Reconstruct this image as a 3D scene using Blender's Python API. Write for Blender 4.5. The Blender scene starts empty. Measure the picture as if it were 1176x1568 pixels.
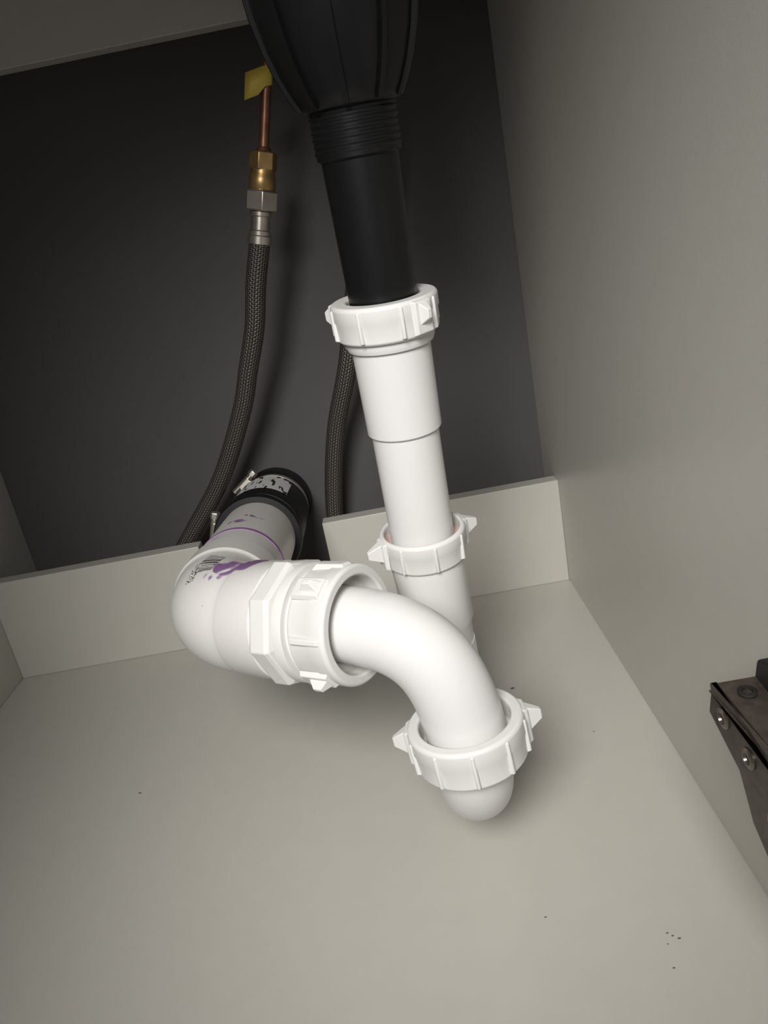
import bpy, bmesh, math, random
from mathutils import Vector, Matrix
random.seed(4)
S = bpy.context.scene
S.view_settings.view_transform = 'Standard'
V = Vector

# ---------------------------------------------------------------- materials
def new_mat(name):
    m = bpy.data.materials.new(name); m.use_nodes = True
    return m, m.node_tree, m.node_tree.nodes['Principled BSDF']

def mat(name, col, rough=0.5, metal=0.0, noise=0.0, nscale=30, bump=0.0, bscale=300, spec=0.5):
    m, nt, b = new_mat(name)
    b.inputs['Roughness'].default_value = rough
    b.inputs['Metallic'].default_value = metal
    b.inputs['Specular IOR Level'].default_value = spec
    tc = nt.nodes.new('ShaderNodeTexCoord')
    n = nt.nodes.new('ShaderNodeTexNoise'); n.inputs['Scale'].default_value = nscale
    n.inputs['Detail'].default_value = 5
    nt.links.new(tc.outputs['Object'], n.inputs['Vector'])
    r = nt.nodes.new('ShaderNodeValToRGB')
    r.color_ramp.elements[0].position = 0.3; r.color_ramp.elements[1].position = 0.7
    r.color_ramp.elements[0].color = tuple(c*(1-noise) for c in col)+(1,)
    r.color_ramp.elements[1].color = tuple(min(1, c*(1+noise)) for c in col)+(1,)
    nt.links.new(n.outputs['Fac'], r.inputs['Fac'])
    nt.links.new(r.outputs['Color'], b.inputs['Base Color'])
    if bump:
        n2 = nt.nodes.new('ShaderNodeTexNoise'); n2.inputs['Scale'].default_value = bscale
        nt.links.new(tc.outputs['Object'], n2.inputs['Vector'])
        bp = nt.nodes.new('ShaderNodeBump'); bp.inputs['Strength'].default_value = bump
        bp.inputs['Distance'].default_value = 0.001
        nt.links.new(n2.outputs['Fac'], bp.inputs['Height'])
        nt.links.new(bp.outputs['Normal'], b.inputs['Normal'])
    return m

M_mel = mat('melamine', (0.540, 0.520, 0.468), 0.34, noise=0.012, nscale=60, bump=0.05, bscale=900)
M_wall = mat('dark_wall_paint', (0.088, 0.084, 0.086), 0.75, noise=0.05, nscale=8, bump=0.12, bscale=400)
M_pp = mat('white_polypropylene', (0.70, 0.685, 0.675), 0.30, noise=0.008, nscale=25, spec=0.42)
M_pp2 = mat('white_polypropylene_nut', (0.70, 0.69, 0.665), 0.38, noise=0.01, nscale=25, spec=0.4)
M_blk = mat('black_plastic', (0.005, 0.005, 0.0055), 0.33, noise=0.1, spec=0.35)
M_rub = mat('black_rubber', (0.007, 0.007, 0.008), 0.5, noise=0.1, spec=0.3)
M_brass = mat('brass', (0.46, 0.30, 0.13), 0.38, 0.85, noise=0.15, nscale=150)
M_cop = mat('copper', (0.27, 0.13, 0.085), 0.4, 0.8, noise=0.25, nscale=120)
M_chr = mat('nickel_plated_steel', (0.60, 0.56, 0.49), 0.30, 0.93, noise=0.1, nscale=120)
M_yel = mat('yellow_tag_vinyl', (0.60, 0.45, 0.07), 0.5, noise=0.05)
M_pink = mat('pink_washer', (0.62, 0.40, 0.37), 0.5)
M_hinge = mat('dark_bronze_metal', (0.085, 0.069, 0.057), 0.42, 0.55, noise=0.25, nscale=200)
M_hinge2 = mat('hinge_screw_steel', (0.20, 0.175, 0.15), 0.34, 0.9, noise=0.2, nscale=300)
M_hole = mat('hinge_dark_recess', (0.010, 0.010, 0.010), 0.6)
M_speck = mat('dust', (0.12, 0.10, 0.08), 0.9)
M_ceil = mat('countertop_underside', (0.33, 0.31, 0.27), 0.7, noise=0.05)
M_purple = mat('purple_primer', (0.27, 0.13, 0.30), 0.4, noise=0.25, nscale=200)

# PVC with purple primer smears around the joints (object space = world space)
def pvc_stained(name, base, spots):
    m, nt, b = new_mat(name)
    b.inputs['Roughness'].default_value = 0.36
    tc = nt.nodes.new('ShaderNodeTexCoord')
    n = nt.nodes.new('ShaderNodeTexNoise'); n.inputs['Scale'].default_value = 70
    n.inputs['Detail'].default_value = 1.5; n.inputs['Distortion'].default_value = 1.2
    nt.links.new(tc.outputs['Object'], n.inputs['Vector'])
    acc = None
    for (c, r) in spots:
        vd = nt.nodes.new('ShaderNodeVectorMath'); vd.operation = 'DISTANCE'
        nt.links.new(tc.outputs['Object'], vd.inputs[0]); vd.inputs[1].default_value = c
        mr = nt.nodes.new('ShaderNodeMapRange'); mr.inputs['From Min'].default_value = 0
        mr.inputs['From Max'].default_value = r; mr.inputs['To Min'].default_value = 0.50; mr.inputs['To Max'].default_value = 0
        nt.links.new(vd.outputs['Value'], mr.inputs['Value'])
        if acc is None: acc = mr.outputs[0]
        else:
            k = nt.nodes.new('ShaderNodeMath'); k.operation = 'MAXIMUM'
            nt.links.new(acc, k.inputs[0]); nt.links.new(mr.outputs[0], k.inputs[1]); acc = k.outputs[0]
    ad = nt.nodes.new('ShaderNodeMath'); ad.operation = 'ADD'
    nt.links.new(acc, ad.inputs[0]); nt.links.new(n.outputs['Fac'], ad.inputs[1])
    r = nt.nodes.new('ShaderNodeValToRGB')
    r.color_ramp.elements[0].position = 0.735; r.color_ramp.elements[0].color = base+(1,)
    r.color_ramp.elements[1].position = 0.755; r.color_ramp.elements[1].color = (0.46, 0.37, 0.48, 1)
    e = r.color_ramp.elements.new(0.86); e.color = (0.23, 0.12, 0.26, 1)
    nt.links.new(ad.outputs[0], r.inputs['Fac'])
    nt.links.new(r.outputs['Color'], b.inputs['Base Color'])
    return m
M_pvc = pvc_stained('white_pvc_primer_stained', (0.68, 0.66, 0.635),
                    [((-0.2420, -0.303, 0.193), 0.017), ((-0.2530, -0.298, 0.195), 0.016), ((-0.233, -0.303, 0.193), 0.014)])
M_pvcg = pvc_stained('grey_pvc', (0.68, 0.655, 0.63), [((-0.270, -0.165, 0.172), 0.014), ((-0.262, -0.15, 0.170), 0.012)])

# braided hose: crossing diagonal strands from the tube's own UVs
def braid():
    m, nt, b = new_mat('braided_hose')
    b.inputs['Roughness'].default_value = 0.42
    b.inputs['Metallic'].default_value = 0.3
    uv = nt.nodes.new('ShaderNodeUVMap')
    sep = nt.nodes.new('ShaderNodeSeparateXYZ'); nt.links.new(uv.outputs['UV'], sep.inputs[0])
    def mth(op, a, bb=None):
        k = nt.nodes.new('ShaderNodeMath'); k.operation = op
        for i, x in enumerate((a, bb)):
            if x is None: continue
            if isinstance(x, (int, float)): k.inputs[i].default_value = x
            else: nt.links.new(x, k.inputs[i])
        return k.outputs[0]
    u = mth('MULTIPLY', sep.outputs['X'], 12*2*math.pi)
    v = mth('MULTIPLY', sep.outputs['Y'], 1900.0)
    s1 = mth('SINE', mth('ADD', u, v)); s2 = mth('SINE', mth('SUBTRACT', u, v))
    h = mth('MAXIMUM', s1, s2)
    p = mth('MULTIPLY', s1, s2)
    r = nt.nodes.new('ShaderNodeValToRGB')
    r.color_ramp.elements[0].position = 0.0; r.color_ramp.elements[0].color = (0.024, 0.021, 0.019, 1)
    r.color_ramp.elements[1].position = 0.9; r.color_ramp.elements[1].color = (0.27, 0.24, 0.21, 1)
    nt.links.new(p, r.inputs['Fac']); nt.links.new(r.outputs['Color'], b.inputs['Base Color'])
    bp = nt.nodes.new('ShaderNodeBump'); bp.inputs['Strength'].default_value = 0.6; bp.inputs['Distance'].default_value = 0.0006
    nt.links.new(h, bp.inputs['Height']); nt.links.new(bp.outputs['Normal'], b.inputs['Normal'])
    return m
M_braid = braid()

def label_mat(name, scale_x, scale_y, base=(0.75, 0.74, 0.72), thr=0.48, det=0):
    m, nt, b = new_mat(name)
    b.inputs['Roughness'].default_value = 0.5
    uv = nt.nodes.new('ShaderNodeUVMap')
    mp = nt.nodes.new('ShaderNodeMapping'); mp.inputs['Scale'].default_value = (scale_x, scale_y, 1)
    nt.links.new(uv.outputs['UV'], mp.inputs['Vector'])
    n = nt.nodes.new('ShaderNodeTexNoise'); n.inputs['Scale'].default_value = 1.0; n.inputs['Detail'].default_value = det
    nt.links.new(mp.outputs['Vector'], n.inputs['Vector'])
    r = nt.nodes.new('ShaderNodeValToRGB'); r.color_ramp.interpolation = 'CONSTANT'
    r.color_ramp.elements[0].color = (0.02, 0.02, 0.02, 1)
    r.color_ramp.elements[1].position = thr; r.color_ramp.elements[1].color = base+(1,)
    nt.links.new(n.outputs['Fac'], r.inputs['Fac']); nt.links.new(r.outputs['Color'], b.inputs['Base Color'])
    return m
M_bar = label_mat('barcode_print', 34, 0.3, base=(0.68, 0.66, 0.635), thr=0.5)
M_txt = label_mat('label_print', 11, 2.6, base=(0.80, 0.79, 0.77), thr=0.41, det=1)
M_txt2 = label_mat('pipe_print', 16, 4, base=(0.68, 0.66, 0.635), thr=0.45, det=1)

# ---------------------------------------------------------------- helpers
def finish(bm, name, material, parent=None, ang=35, bevel=0):
    bmesh.ops.remove_doubles(bm, verts=bm.verts, dist=1e-6)
    bmesh.ops.recalc_face_normals(bm, faces=bm.faces)
    for f in bm.faces: f.smooth = True
    for e in bm.edges:
        if len(e.link_faces) == 2 and e.calc_face_angle(0) > math.radians(ang): e.smooth = False
    me = bpy.data.meshes.new(name); bm.to_mesh(me); bm.free()
    o = bpy.data.objects.new(name, me); S.collection.objects.link(o)
    me.materials.append(material)
    if parent: o.parent = parent
    if bevel:
        md = o.modifiers.new('bevel', 'BEVEL'); md.width = bevel; md.segments = 3; md.limit_method = 'ANGLE'
    return o

def empty(name, loc=(0, 0, 0)):
    e = bpy.data.objects.new(name, None); e.empty_display_size = 0.02
    S.collection.objects.link(e); return e

def frame(axis, ref=None):
    a = V(axis).normalized()
    r = V(ref) if ref is not None else (V((1, 0, 0)) if abs(a.x) < 0.9 else V((0, 1, 0)))
    x = (r - a*r.dot(a)).normalized(); y = a.cross(x)
    return x, y, a

def add_lathe(bm, prof, org, axis, seg=72, closed=False, ref=None):
    x, y, a = frame(axis, ref); org = V(org)
    rings = []
    for r, h in prof:
        rings.append([bm.verts.new(org + a*h + (x*math.cos(2*math.pi*i/seg)+y*math.sin(2*math.pi*i/seg))*max(r, 1e-4)) for i in range(seg)])
    n = len(rings)
    for k in range(n if closed else n-1):
        A, B = rings[k], rings[(k+1) % n]
        for i in range(seg):
            j = (i+1) % seg
            bm.faces.new((A[i], A[j], B[j], B[i]))
    if not closed:
        bm.faces.new(rings[0]); bm.faces.new(rings[-1])

def smooth_path(pts, n=12):
    P = [V(p) for p in pts]; P = [P[0]*2-P[1]] + P + [P[-1]*2-P[-2]]
    out = []
    for i in range(1, len(P)-2):
        for k in range(n):
            t = k/n
            a, b, c, d = P[i-1], P[i], P[i+1], P[i+2]
            out.append(0.5*((2*b)+(c-a)*t+(2*a-5*b+4*c-d)*t*t+(3*b-a-3*c+d)*t**3))
    out.append(P[-2]); return out

def add_sweep(bm, path, radii, seg=40):
    path = [V(p) for p in path]; n = len(path)
    if isinstance(radii, (int, float)): radii = [radii]*n
    uvl = bm.loops.layers.uv.verify()
    T = [(path[min(i+1, n-1)]-path[max(i-1, 0)]).normalized() for i in range(n)]
    x, y, a = frame(T[0]); rings = []; L = [0]
    for i in range(n):
        if i:
            q = T[i-1].rotation_difference(T[i]); x = q @ x
            L.append(L[-1]+(path[i]-path[i-1]).length)
        x = (x-T[i]*x.dot(T[i])).normalized(); y = T[i].cross(x)
        rings.append([bm.verts.new(path[i]+(x*math.cos(2*math.pi*k/seg)+y*math.sin(2*math.pi*k/seg))*radii[i]) for k in range(seg)])
    for i in range(n-1):
        for k in range(seg):
            j = (k+1) % seg
            f = bm.faces.new((rings[i][k], rings[i][j], rings[i+1][j], rings[i+1][k]))
            for lp, uvv in zip(f.loops, ((k/seg, L[i]), ((k+1)/seg, L[i]), ((k+1)/seg, L[i+1]), (k/seg, L[i+1]))):
                lp[uvl].uv = uvv
    bm.faces.new(rings[0]); bm.faces.new(rings[-1])

def add_box(bm, c, x, y, z, sx, sy, sz, top=1.0, topx=None):
    c = V(c); vs = []
    tx = top if topx is None else topx
    for k in (-1, 1):
        for i, j in ((-1, -1), (1, -1), (1, 1), (-1, 1)):
            fx = tx if k > 0 else 1; fy = top if k > 0 else 1
            vs.append(bm.verts.new(c + x*(i*sx/2*fx) + y*(j*sy/2*fy) + z*(k*sz/2)))
    for f in ((0, 1, 2, 3), (4, 5, 6, 7), (0, 1, 5, 4), (1, 2, 6, 5), (2, 3, 7, 6), (3, 0, 4, 7)):
        bm.faces.new([vs[i] for i in f])

def box(name, lo, hi, material, parent=None, bevel=0.0008):
    bm = bmesh.new(); lo = V(lo); hi = V(hi); s = hi-lo
    add_box(bm, (lo+hi)/2, V((1, 0, 0)), V((0, 1, 0)), V((0, 0, 1)), s.x, s.y, s.z)
    return finish(bm, name, material, parent, bevel=bevel)

def add_wing(bm, org, x, y, a, t, r, h, wl):
    rd = x*math.cos(t)+y*math.sin(t); tg = a.cross(rd)
    add_box(bm, org+rd*(r+0.0002)+a*(h*0.52), tg, a, rd, 0.013, h*0.9, 0.0028, top=0.9, topx=0.8)
    add_box(bm, org+rd*(r+wl/2)+a*(h*0.62), tg, a, rd, 0.0075, h*0.66, wl, top=0.36, topx=0.36)

def nut(name, parent, org, axis, r, h, hole, tube, wings=(), ribs=8, phase=0.0, ref=(1, 0, 0), winglen=0.011):
    x, y, a = frame(axis, ref); org = V(org)
    bm = bmesh.new()
    c = 0.0012
    prof = [(tube, 0), (r-0.0028, 0), (r-0.0012, 0.0012), (r-0.0006, h*0.55), (r, h*0.62), (r, h-c*1.2), (r-c, h), (hole+c*.6, h), (hole, h-c*.8), (hole-0.0006, h*0.55), (tube, h*0.5)]
    add_lathe(bm, prof, org, axis, 96, closed=True, ref=ref)
    for k in range(ribs):
        t = phase + 2*math.pi*k/ribs
        rd = x*math.cos(t)+y*math.sin(t); tg = a.cross(rd)
        add_box(bm, org+rd*(r-0.0004)+a*(h*0.5), tg, a, rd, 0.0026, h*0.86, 0.0026, top=0.92, topx=0.6)
    for w in wings:
        add_wing(bm, org, x, y, a, math.radians(w), r, h, winglen)
    return finish(bm, name, M_pp2, parent, ang=30, bevel=0.0006)

def tube_part(name, parent, prof, org, axis, material, seg=72):
    bm = bmesh.new(); add_lathe(bm, prof, org, axis, seg); return finish(bm, name, material, parent)

# ---------------------------------------------------------------- cabinet shell
# origin: back-right-bottom corner inside the cabinet, X right, Y to wall, Z up
W = 0.564; YF = -0.53; ZT = 0.66; T = 0.016
def yw(x): return 0.066 - x*0.062     # the house wall is not quite parallel to the cabinet
def prism_xy(name, outline, z0, z1, material):
    bm = bmesh.new()
    A_ = [bm.verts.new((p[0], p[1], z0)) for p in outline]; B_ = [bm.verts.new((p[0], p[1], z1)) for p in outline]
    bm.faces.new(A_); bm.faces.new(B_[::-1])
    for i in range(len(outline)):
        j = (i+1) % len(outline); bm.faces.new((A_[i], A_[j], B_[j], B_[i]))
    return finish(bm, name, material, bevel=0.0008)
prism_xy('floor', [(-W-T, YF), (T, YF), (T, yw(T)), (-W-T, yw(-W-T))], -T, 0, M_mel)
prism_xy('wall_right', [(0, YF), (T, YF), (T, yw(T)), (0, yw(0))], 0, ZT, M_mel)
prism_xy('wall_left', [(-W-T, YF), (-W, YF), (-W, yw(-W)), (-W-T, yw(-W-T))], 0, ZT, M_mel)
prism_xy('wall_back', [(-W-0.3, yw(-W-0.3)), (0.3, yw(0.3)), (0.3, yw(0.3)+0.05), (-W-0.3, yw(-W-0.3)+0.05)], -0.1, ZT+0.02, M_wall)
box('ceiling', (-W-T, YF-0.02, ZT), (T, 0.04, ZT+0.03), M_ceil)

bm = bmesh.new()
h = 0.106; nl, nr, nz = -0.352, -0.2296, 0.012
out = [(-W, 0), (0, 0), (0, h), (nr, h), (nr, nz), (nl, nz), (nl, h), (-W, h)]
F = [bm.verts.new((p[0], 0, p[1])) for p in out]; B = [bm.verts.new((p[0], T, p[1])) for p in out]
bm.faces.new(F); bm.faces.new(B[::-1])
for i in range(len(out)):
    j = (i+1) % len(out); bm.faces.new((F[i], F[j], B[j], B[i]))
finish(bm, 'trim_1', M_mel, bevel=0.0008)
box('trim_2', (-W, 0, 0.528), (0, T, 0.66), M_mel)

# ---------------------------------------------------------------- tailpiece axis
A = V((-0.137, -0.284, 0.3915)); Bp = V((-0.1395, -0.2614, 0.1836))
ax = (A-Bp).normalized()
def onax(z):
    t = (z-Bp.z)/(A.z-Bp.z); return Bp+(A-Bp)*t

# --- black sink drain body
sd = empty('sink_drain_body')
o = onax(0.3915)
tube_part('tailpiece', sd, [(0.0180, -0.086), (0.0193, 0.0), (0.0193, 0.03)], o, ax, M_blk)
prof = [(0.0196, -0.003), (0.0210, -0.002)]
z = 0.0
while z < 0.017:
    prof += [(0.0210, z), (0.0216, z+0.0008), (0.0216, z+0.0015), (0.0210, z+0.0023)]; z += 0.003
prof += [(0.0214, 0.0205), (0.0200, 0.021), (0.0195, 0.028), (0.0190, 0.04)]
tube_part('threaded_outlet', sd, prof, o, ax, M_blk)
bell = [(0.0175, 0.014), (0.0215, 0.0145), (0.0240, 0.016), (0.0275, 0.022), (0.0315, 0.031), (0.0350, 0.042), (0.0380, 0.056), (0.0400, 0.074), (0.0412, 0.10), (0.0418, 0.13), (0.0450, 0.135), (0.0450, 0.16), (0.055, 0.165), (0.055, 0.265)]
bm = bmesh.new(); add_lathe(bm, bell, o+ax*0.004, ax, 96)
x, y, a = frame(ax)
for k in range(10):
    t = 2*math.pi*(k+0.35)/10
    rd = x*math.cos(t)+y*math.sin(t); tg = a.cross(rd)
    pr = [(r+0.0022, hh) for r, hh in bell[2:10]]
    def ln(off, dr): return [bm.verts.new(o+ax*0.004+a*hh+rd*(r+dr)+tg*off) for r, hh in pr]
    L1, L2, L3, L4 = ln(-0.0013, 0), ln(0.0013, 0), ln(-0.0013, -0.006), ln(0.0013, -0.006)
    for i in range(len(pr)-1):
        bm.faces.new((L1[i], L2[i], L2[i+1], L1[i+1]))
        bm.faces.new((L1[i], L1[i+1], L3[i+1], L3[i])); bm.faces.new((L2[i], L2[i+1], L4[i+1], L4[i]))
    bm.faces.new((L1[0], L2[0], L4[0], L3[0])); bm.faces.new((L1[-1], L2[-1], L4[-1], L3[-1]))
finish(bm, 'ribbed_bell_housing', M_blk, sd)

# --- white P-trap
pt = empty('p_trap')
nut('slip_nut_top', pt, onax(0.3015), ax, 0.0288, 0.0200, 0.0198, 0.0172, wings=(-52, 158), ribs=8, phase=0.25, winglen=0.006)
o = onax(0.247)
tube_part('tailpiece_extension', pt, [(0.0193, -0.075), (0.0193, 0), (0.0205, 0.0), (0.0212, 0.0008), (0.0216, 0.049), (0.0235, 0.0495), (0.0245, 0.052), (0.0245, 0.0555)], o, ax, M_pp)
nut('slip_nut_middle', pt, onax(0.1635), ax, 0.0264, 0.0200, 0.0230, 0.0197, wings=(18, 198), ribs=8, phase=0.2, winglen=0.010)
tube_part('washer', pt, [(0.0195, 0.0), (0.0229, 0), (0.0229, 0.0125), (0.0200, 0.0135)], onax(0.1635), ax, M_pink)
FN = V((-0.1355, -0.3640, 0.0955))
low_top = onax(0.165)
low_bot = V((-0.1375, -0.2560, 0.092))
ax2 = (low_top-low_bot).normalized()
L = (low_top-low_bot).length
tube_part('trap_inlet_socket', pt, [(0.0190, 0.0), (0.0200, 0.024), (0.0218, 0.027), (0.0226, L)], low_bot, ax2, M_pp)
cy = (FN.y+low_bot.y)/2; R = abs(FN.y-low_bot.y)/2; zc = 0.094
path = [low_bot+ax2*0.01, V((low_bot.x, low_bot.y, zc+0.002))]
for i in range(1, 24):
    t = math.pi*i/24
    path.append(V((low_bot.x+(FN.x-low_bot.x)*i/24, cy+R*math.cos(t), zc-R*math.sin(t)*0.80)))
path += [V((FN.x, FN.y, zc+0.002)), FN+V((0, 0, 0.006))]
bm = bmesh.new(); add_sweep(bm, path, 0.0200, 48); finish(bm, 'j_bend', M_pp, pt)

M0 = V((-0.1800, -0.3440, 0.1685))
E = V((-0.2655, -0.2890, 0.1630))
d = (E-M0).normalized()
nax = V((-0.06, 0.03, 1)).normalized()
nut('slip_nut_front', pt, FN-nax*0.002, nax, 0.0303, 0.0225, 0.0238, 0.0195, wings=(4, 170), ribs=10, phase=0.3, winglen=0.009)
P0 = FN+nax*0.004
P3 = M0+d*0.022
c1 = P0+nax*0.056; c2 = P3-d*0.054
path = []
for i in range(41):
    t = i/40
    path.append(P0*(1-t)**3+c1*3*t*(1-t)**2+c2*3*t*t*(1-t)+P3*t**3)
bm = bmesh.new(); add_sweep(bm, path, [0.0210-0.0010*min(1, i/30) for i in range(41)], 56); finish(bm, 'trap_arm_bend', M_pp, pt)
nut('slip_nut_arm', pt, M0+d*0.024, -d, 0.0315, 0.024, 0.0255, 0.0200, wings=(), ribs=0, ref=(0, 0, 1))
x, y, a = frame(-d, (0, 0, 1))
bm = bmesh.new()
for t, w in ((28, 2), (124, 2), (350, 1), (172, 1), (262, 1), (78, 0), (215, 0), (305, 0)):
    t = math.radians(t); rd = x*math.cos(t)+y*math.sin(t); tg = a.cross(rd)
    c = M0+d*0.012
    if w == 2:
        add_wing(bm, M0+d*0.024, x, y, a, t, 0.0315, 0.020, 0.006)
    else:
        add_box(bm, c+rd*0.0312, tg, a, rd, 0.011 if w else 0.005, 0.021, 0.0032, top=0.8, topx=0.55)
finish(bm, 'arm_nut_lugs', M_pp2, pt, bevel=0.0005)

# --- PVC drain line: adapter, elbow, pipe, coupling
dp = empty('drain_pipe')
xw_ = -0.280; WE = V((xw_, yw(xw_)-0.001, 0.112))
g = (WE-E).normalized(); wl = (WE-E).length
tube_part('adapter_thread', dp, [(0.0240, 0.0245), (0.0285, 0.0245), (0.0285, 0.050)], M0, d, M_pp2)
bm = bmesh.new(); add_lathe(bm, [(0.030, 0.033), (0.0340, 0.0345), (0.0350, 0.037), (0.0350, 0.046), (0.0335, 0.048), (0.030, 0.0485)], M0, d, 8, ref=(0, 0, 1))
finish(bm, 'adapter_hex', M_pp2, dp, ang=12, bevel=0.0006)
tube_part('adapter_collar', dp, [(0.0295, 0.026), (0.0318, 0.0262), (0.0322, 0.0275), (0.0322, 0.032), (0.0295, 0.0325)], M0, d, M_pp2)
LE = (E-M0).length
tl = 0.027
pts = []; rr = []
s0 = 0.047
pts.append(M0+d*s0); rr.append(0.0310)
pts.append(M0+d*(s0+0.0012)); rr.append(0.0325)
pts.append(M0+d*(LE-tl-0.004)); rr.append(0.0325)
pts.append(M0+d*(LE-tl-0.002)); rr.append(0.0318)
for i in range(0, 19):
    t = i/18
    p = (E-d*tl)*(1-t)**2 + E*2*t*(1-t) + (E+g*tl)*t*t
    pts.append(p); rr.append(0.0315)
pts.append(E+g*(tl+0.002)); rr.append(0.0318)
pts.append(E+g*(tl+0.004)); rr.append(0.0330)
pts.append(E+g*(0.060)); rr.append(0.0330)
pts.append(E+g*(0.0615)); rr.append(0.0318)
bm = bmesh.new(); add_sweep(bm, pts, rr, 64); elbow = finish(bm, 'pvc_elbow', M_pvc, dp, ang=30)
tube_part('pvc_pipe', dp, [(0.0312, 0.05), (0.0312, wl-0.01)], E, g, M_pvcg)
tube_part('purple_primer_ring', dp, [(0.0300, 0.091), (0.0316, 0.091), (0.0316, 0.0960), (0.0300, 0.0960)], E, g, M_purple)
cs = wl-0.182
tube_part('rubber_coupling', dp, [(0.0298, cs), (0.0360, cs+0.0005), (0.0372, cs+0.003), (0.0372, cs+0.009), (0.0340, cs+0.011), (0.0340, cs+0.022), (0.0362, cs+0.028), (0.0362, wl-0.065), (0.0345, wl-0.058), (0.0345, wl-0.042), (0.0362, wl-0.038), (0.0362, wl-0.002), (0.030, wl-0.001)], E, g, M_rub)
for k, s in enumerate((cs+0.0115, wl-0.055)):
    tube_part('hose_clamp_band_%d' % (k+1), dp, [(0.0338, s), (0.0352, s), (0.0352, s+0.010), (0.0338, s+0.010)], E, g, M_chr)
x, y, a = frame(g, (0, 0, 1))
def clamp_screw(nm, s, deg):
    t = math.radians(deg); rd = x*math.cos(t)+y*math.sin(t); tg = a.cross(rd)
    bm = bmesh.new(); c = E+g*(s+0.005)+rd*0.0380
    add_box(bm, c-rd*0.001, tg, a, rd, 0.014, 0.011, 0.006, top=0.8)
    add_lathe(bm, [(0.0032, -0.014), (0.0032, 0.010)], c+rd*0.001, tg, 20)
    add_lathe(bm, [(0.0045, 0.010), (0.0045, 0.015), (0.0035, 0.016)], c+rd*0.001, tg, 6)
    finish(bm, nm, M_chr, dp, bevel=0.0004)
clamp_screw('clamp_screw_1', cs+0.0115, -72)
clamp_screw('clamp_screw_2', wl-0.055, -35)

def patch(nm, org, axis, r, s0, s1, a0, a1, material, ref=(0, 0, 1)):
    x, y, a = frame(axis, ref); bm = bmesh.new(); uvl = bm.loops.layers.uv.verify(); n = 14
    rows = []
    for s in (s0, s1):
        rows.append([bm.verts.new(V(org)+a*s+(x*math.cos(math.radians(a0+(a1-a0)*i/n))+y*math.sin(math.radians(a0+(a1-a0)*i/n)))*r) for i in range(n+1)])
    for i in range(n):
        f = bm.faces.new((rows[0][i], rows[0][i+1], rows[1][i+1], rows[1][i]))
        for lp, uvv in zip(f.loops, ((i/n, 0), ((i+1)/n, 0), ((i+1)/n, 1), (i/n, 1))): lp[uvl].uv = uvv
    return finish(bm, nm, material, dp)
patch('coupling_label', E, g, 0.0368, wl-0.140, wl-0.070, -30, 46, M_txt)

# printed patches wrapped onto the elbow surface
def wrap_patch(nm, c, u, v, material, nu=14, nv=8, off=0.0003):
    bm = bmesh.new(); uvl = bm.loops.layers.uv.verify(); G = []
    for j in range(nv+1):
        row = []
        for i in range(nu+1):
            p = V(c)+V(u)*(i/nu-0.5)+V(v)*(j/nv-0.5)
            ok, loc, nrm, _ = elbow.closest_point_on_mesh(p)
            nrm = nrm if nrm.z > -0.2 else -nrm
            row.append(bm.verts.new(loc+nrm*off))
        G.append(row)
    for j in range(nv):
        for i in range(nu):
            f = bm.faces.new((G[j][i], G[j][i+1], G[j+1][i+1], G[j+1][i]))
            for lp, q in zip(f.loops, ((i, j), (i+1, j), (i+1, j+1), (i, j+1))): lp[uvl].uv = (q[0]/nu, q[1]/nv)
    return finish(bm, nm, material, dp)
wrap_patch('barcode_print', (-0.2645, -0.281, 0.197), (0.0075, 0.0230, 0.001), (0.0130, -0.0070, 0.007), M_bar)
wrap_patch('pipe_print', (-0.2735, -0.288, 0.193), (0.0070, 0.0180, 0.001), (0.0050, -0.0028, 0.004), M_txt2)

# ---------------------------------------------------------------- supply hoses
def hose(pts, parent, name='braided_line', r=0.0088):
    bm = bmesh.new(); add_sweep(bm, smooth_path(pts, 14), r, 28); return finish(bm, name, M_braid, parent)

h1 = empty('faucet_supply_hose')
hp = [(-0.2254, -0.02, 0.3668), (-0.2375, -0.016, 0.333), (-0.2476, -0.010, 0.2992), (-0.2640, 0.0, 0.262), (-0.2806, 0.010, 0.2252), (-0.3188, 0.028, 0.1624), (-0.3638, 0.040, 0.1098), (-0.4069, 0.042, 0.060), (-0.430, 0.042, 0.02)]
hose(hp, h1)
f0 = V((-0.2254, -0.02, 0.3668)); f1 = V((-0.1937, -0.02, 0.4769)); fa = (f1-f0).normalized()
tube_part('steel_ferrule', h1, [(0.0085, -0.004), (0.0102, -0.003), (0.0102, 0.003), (0.0092, 0.004), (0.0092, 0.007), (0.0080, 0.008), (0.0078, 0.018), (0.0090, 0.019), (0.0090, 0.022), (0.0070, 0.0225)], f0, fa, M_chr, 32)
bm = bmesh.new(); add_lathe(bm, [(0.0118, 0.0225), (0.0142, 0.0235), (0.0142, 0.037), (0.0125, 0.0385)], f0, fa, 6, ref=(1, -0.35, 0)); finish(bm, 'coupling_nut', M_chr, h1, ang=20, bevel=0.0005)
tube_part('brass_union', h1, [(0.0100, 0.038), (0.0112, 0.040), (0.0108, 0.048), (0.0098, 0.050), (0.0098, 0.054)], f0, fa, M_brass, 32)
bm = bmesh.new(); add_lathe(bm, [(0.0100, 0.053), (0.0115, 0.054), (0.0115, 0.066), (0.0100, 0.067)], f0, fa, 6, ref=(1, 0.3, 0)); finish(bm, 'brass_compression_nut', M_brass, h1, ang=20, bevel=0.0005)
tube_part('copper_tail', h1, [(0.0070, 0.066), (0.0052, 0.070), (0.0040, 0.0705), (0.0040, 0.20), (0.0038, 0.20)], f0, fa, M_cop, 24)
bm = bmesh.new(); c = f0+fa*0.1190
tp = [(-0.0175, -0.004), (-0.0120, -0.005), (-0.0060, -0.0055), (0.0000, -0.0055), (0.0042, -0.0035), (0.0050, 0.0)]
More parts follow.
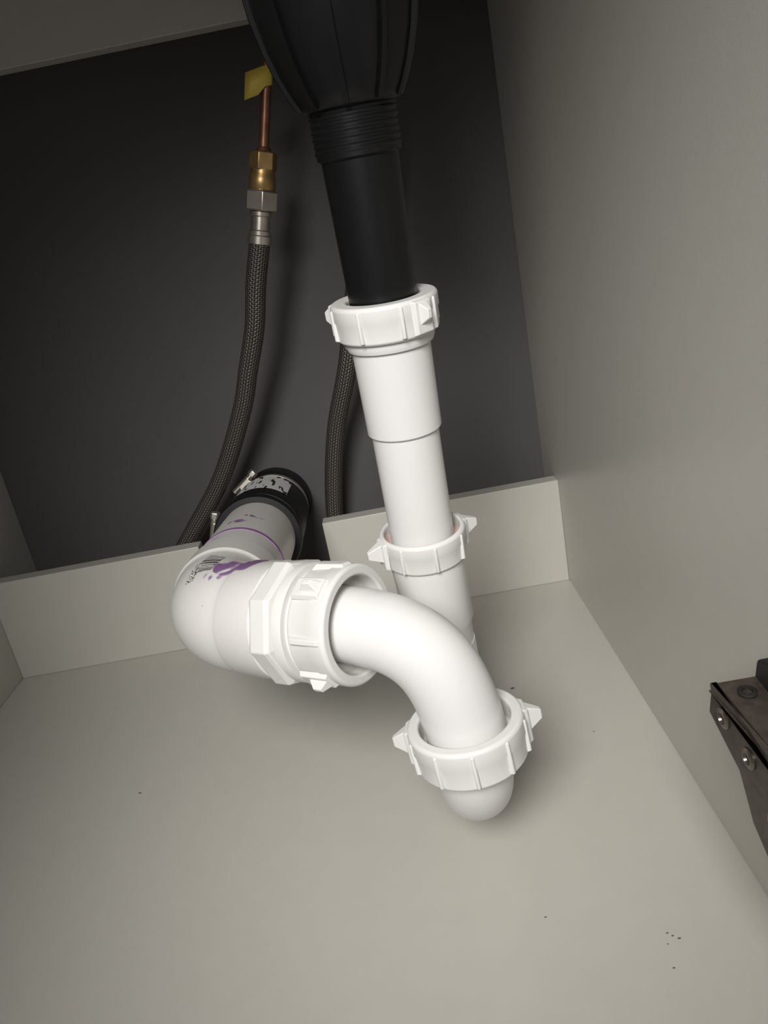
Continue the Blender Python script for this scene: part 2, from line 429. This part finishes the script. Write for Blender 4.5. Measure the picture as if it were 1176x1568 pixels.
xx = V((1, 0, 0.12)).normalized()
lo = []; hi = []
for px, py in tp:
    k = 1.0 if px < -0.005 else 0.60
    lo.append((c+xx*px+V((0, py, 0))-fa*0.0105*k)); hi.append((c+xx*px+V((0, py, 0))+fa*0.0085))
LV = [bm.verts.new(p) for p in lo]; HV = [bm.verts.new(p) for p in hi]
for i in range(len(tp)-1): bm.faces.new((LV[i], LV[i+1], HV[i+1], HV[i]))
tg_ = finish(bm, 'yellow_tag', M_yel, h1); md = tg_.modifiers.new('s', 'SOLIDIFY'); md.thickness = 0.0007

h2 = empty('faucet_supply_hose.001')
hose([(-0.118, -0.03, 0.52), (-0.123, -0.025, 0.44), (-0.138, -0.018, 0.375), (-0.1720, 0.0, 0.26), (-0.2000, 0.022, 0.1865), (-0.2180, 0.038, 0.110), (-0.222, 0.040, 0.05), (-0.222, 0.040, 0.02)], h2)
tube_part('steel_ferrule', h2, [(0.0105, 0), (0.0105, 0.02), (0.0090, 0.021)], (-0.118, -0.03, 0.515), (0.05, 0, 1), M_chr, 32)
tube_part('copper_tail', h2, [(0.0040, 0.02), (0.0040, 0.12)], (-0.118, -0.03, 0.515), (0.05, 0, 1), M_cop, 24)

# ---------------------------------------------------------------- hinge on right panel
hg = empty('cabinet_hinge')
def prism(name, outline, lo, hi, material, bevel=0.0008, dx=0.0):
    bm = bmesh.new()
    A_ = [bm.verts.new((lo+dx*(p[0]+0.44), p[0], p[1])) for p in outline]; B_ = [bm.verts.new((hi, p[0], p[1])) for p in outline]
    bm.faces.new(A_); bm.faces.new(B_[::-1])
    for i in range(len(outline)):
        j = (i+1) % len(outline); bm.faces.new((A_[i], A_[j], B_[j], B_[i]))
    return finish(bm, name, material, hg, bevel=bevel)
prism('hinge_arm', [(-0.439, 0.165), (-0.436, 0.150), (-0.456, 0.136), (-0.464, 0.118), (-0.474, 0.108), (-0.485, 0.103), (-0.515, 0.103), (-0.515, 0.155), (-0.480, 0.160)], -0.041, -0.006, M_hinge, dx=-0.12)
prism('mounting_plate', [(-0.425, 0.175), (-0.425, 0.095), (-0.515, 0.095), (-0.515, 0.175)], -0.006, 0.0, M_hinge)
prism('hinge_cover_cap', [(-0.437, 0.160), (-0.440, 0.173), (-0.452, 0.176), (-0.515, 0.170), (-0.515, 0.150)], -0.024, -0.008, M_hole, bevel=0.0015)
prism('arm_edge_flange', [(-0.441, 0.163), (-0.4405, 0.1665), (-0.480, 0.1618), (-0.515, 0.1568), (-0.515, 0.153)], -0.0425, -0.0395, M_hinge, bevel=0.0005, dx=-0.12)
for i, (yy, zz) in enumerate(((-0.447, 0.154), (-0.463, 0.147), (-0.478, 0.130))):
    xw = -0.041-0.12*(yy+0.44)
    bm = bmesh.new(); add_lathe(bm, [(0.0042, -0.0012), (0.0042, 0.0006), (0.0032, 0.0012), (0.0022, 0.0012), (0.0018, 0.0002)], (xw, yy, zz), (-1, -0.12, 0), 24)
    finish(bm, 'hinge_screw_%d' % (i+1), M_hinge2, hg)
bm = bmesh.new(); add_lathe(bm, [(0.0036, -0.002), (0.0036, 0.0006), (0.0028, 0.001), (0.0020, 0.001), (0.0018, -0.0006)], (-0.0310, -0.4475, 0.1642), (0, -0.12, 1), 24)
finish(bm, 'adjusting_screw', M_hole, hg)

# specks of dust on the cabinet floor
bm = bmesh.new()
for (sx, sy, r) in ((-0.0560, -0.4060, .0004), (-0.0540, -0.4080, .0004), (-0.0515, -0.4100, .0005), (-0.058, -0.412, .0003), (-0.1130, -0.385, .0004), (-0.0900, -0.17, .0010), (-0.045, -0.24, .0004), (-0.38, -0.22, .0007), (-0.06, -0.425, .0004)):
    bmesh.ops.create_icosphere(bm, subdivisions=2, radius=r, matrix=Matrix.Translation((sx, sy, r*0.3)) @ Matrix.Diagonal((1.8, 1, 0.35, 1)))
finish(bm, 'dust_specks', M_speck)

# ---------------------------------------------------------------- light
l = bpy.data.lights.new('room_light', 'SPOT'); l.shadow_soft_size = 0.16; l.energy = 45; l.color = (1.0, 0.985, 0.955)
l.spot_size = math.radians(51); l.spot_blend = 1.0
o = bpy.data.objects.new('room_light', l); S.collection.objects.link(o); o.location = (-0.27, -1.02, 0.70)
o.rotation_euler = (V((-0.13, -0.23, 0.12))-V(o.location)).to_track_quat('-Z', 'Y').to_euler()
w = bpy.data.worlds.new('World'); S.world = w; w.use_nodes = True
w.node_tree.nodes['Background'].inputs[0].default_value = (0.95, 0.95, 1, 1)
w.node_tree.nodes['Background'].inputs[1].default_value = 0.16

# ---------------------------------------------------------------- camera
cd = bpy.data.cameras.new('camera'); cam = bpy.data.objects.new('camera', cd); S.collection.objects.link(cam)
cd.sensor_fit = 'VERTICAL'; cd.sensor_height = 36; cd.sensor_width = 27; cd.lens = 36*1177/1568
cd.clip_start = 0.01
zc_ = V((0.0325, -0.9439, 0.3289)).normalized()
xc = V((0.9828, -0.0297, -0.1825)); xc = (xc-zc_*xc.dot(zc_)).normalized(); yc = zc_.cross(xc)
mx = Matrix((xc, yc, zc_)).transposed().to_4x4(); mx.translation = V((-0.1448, -0.6966, 0.349))
cam.matrix_world = mx
S.camera = cam
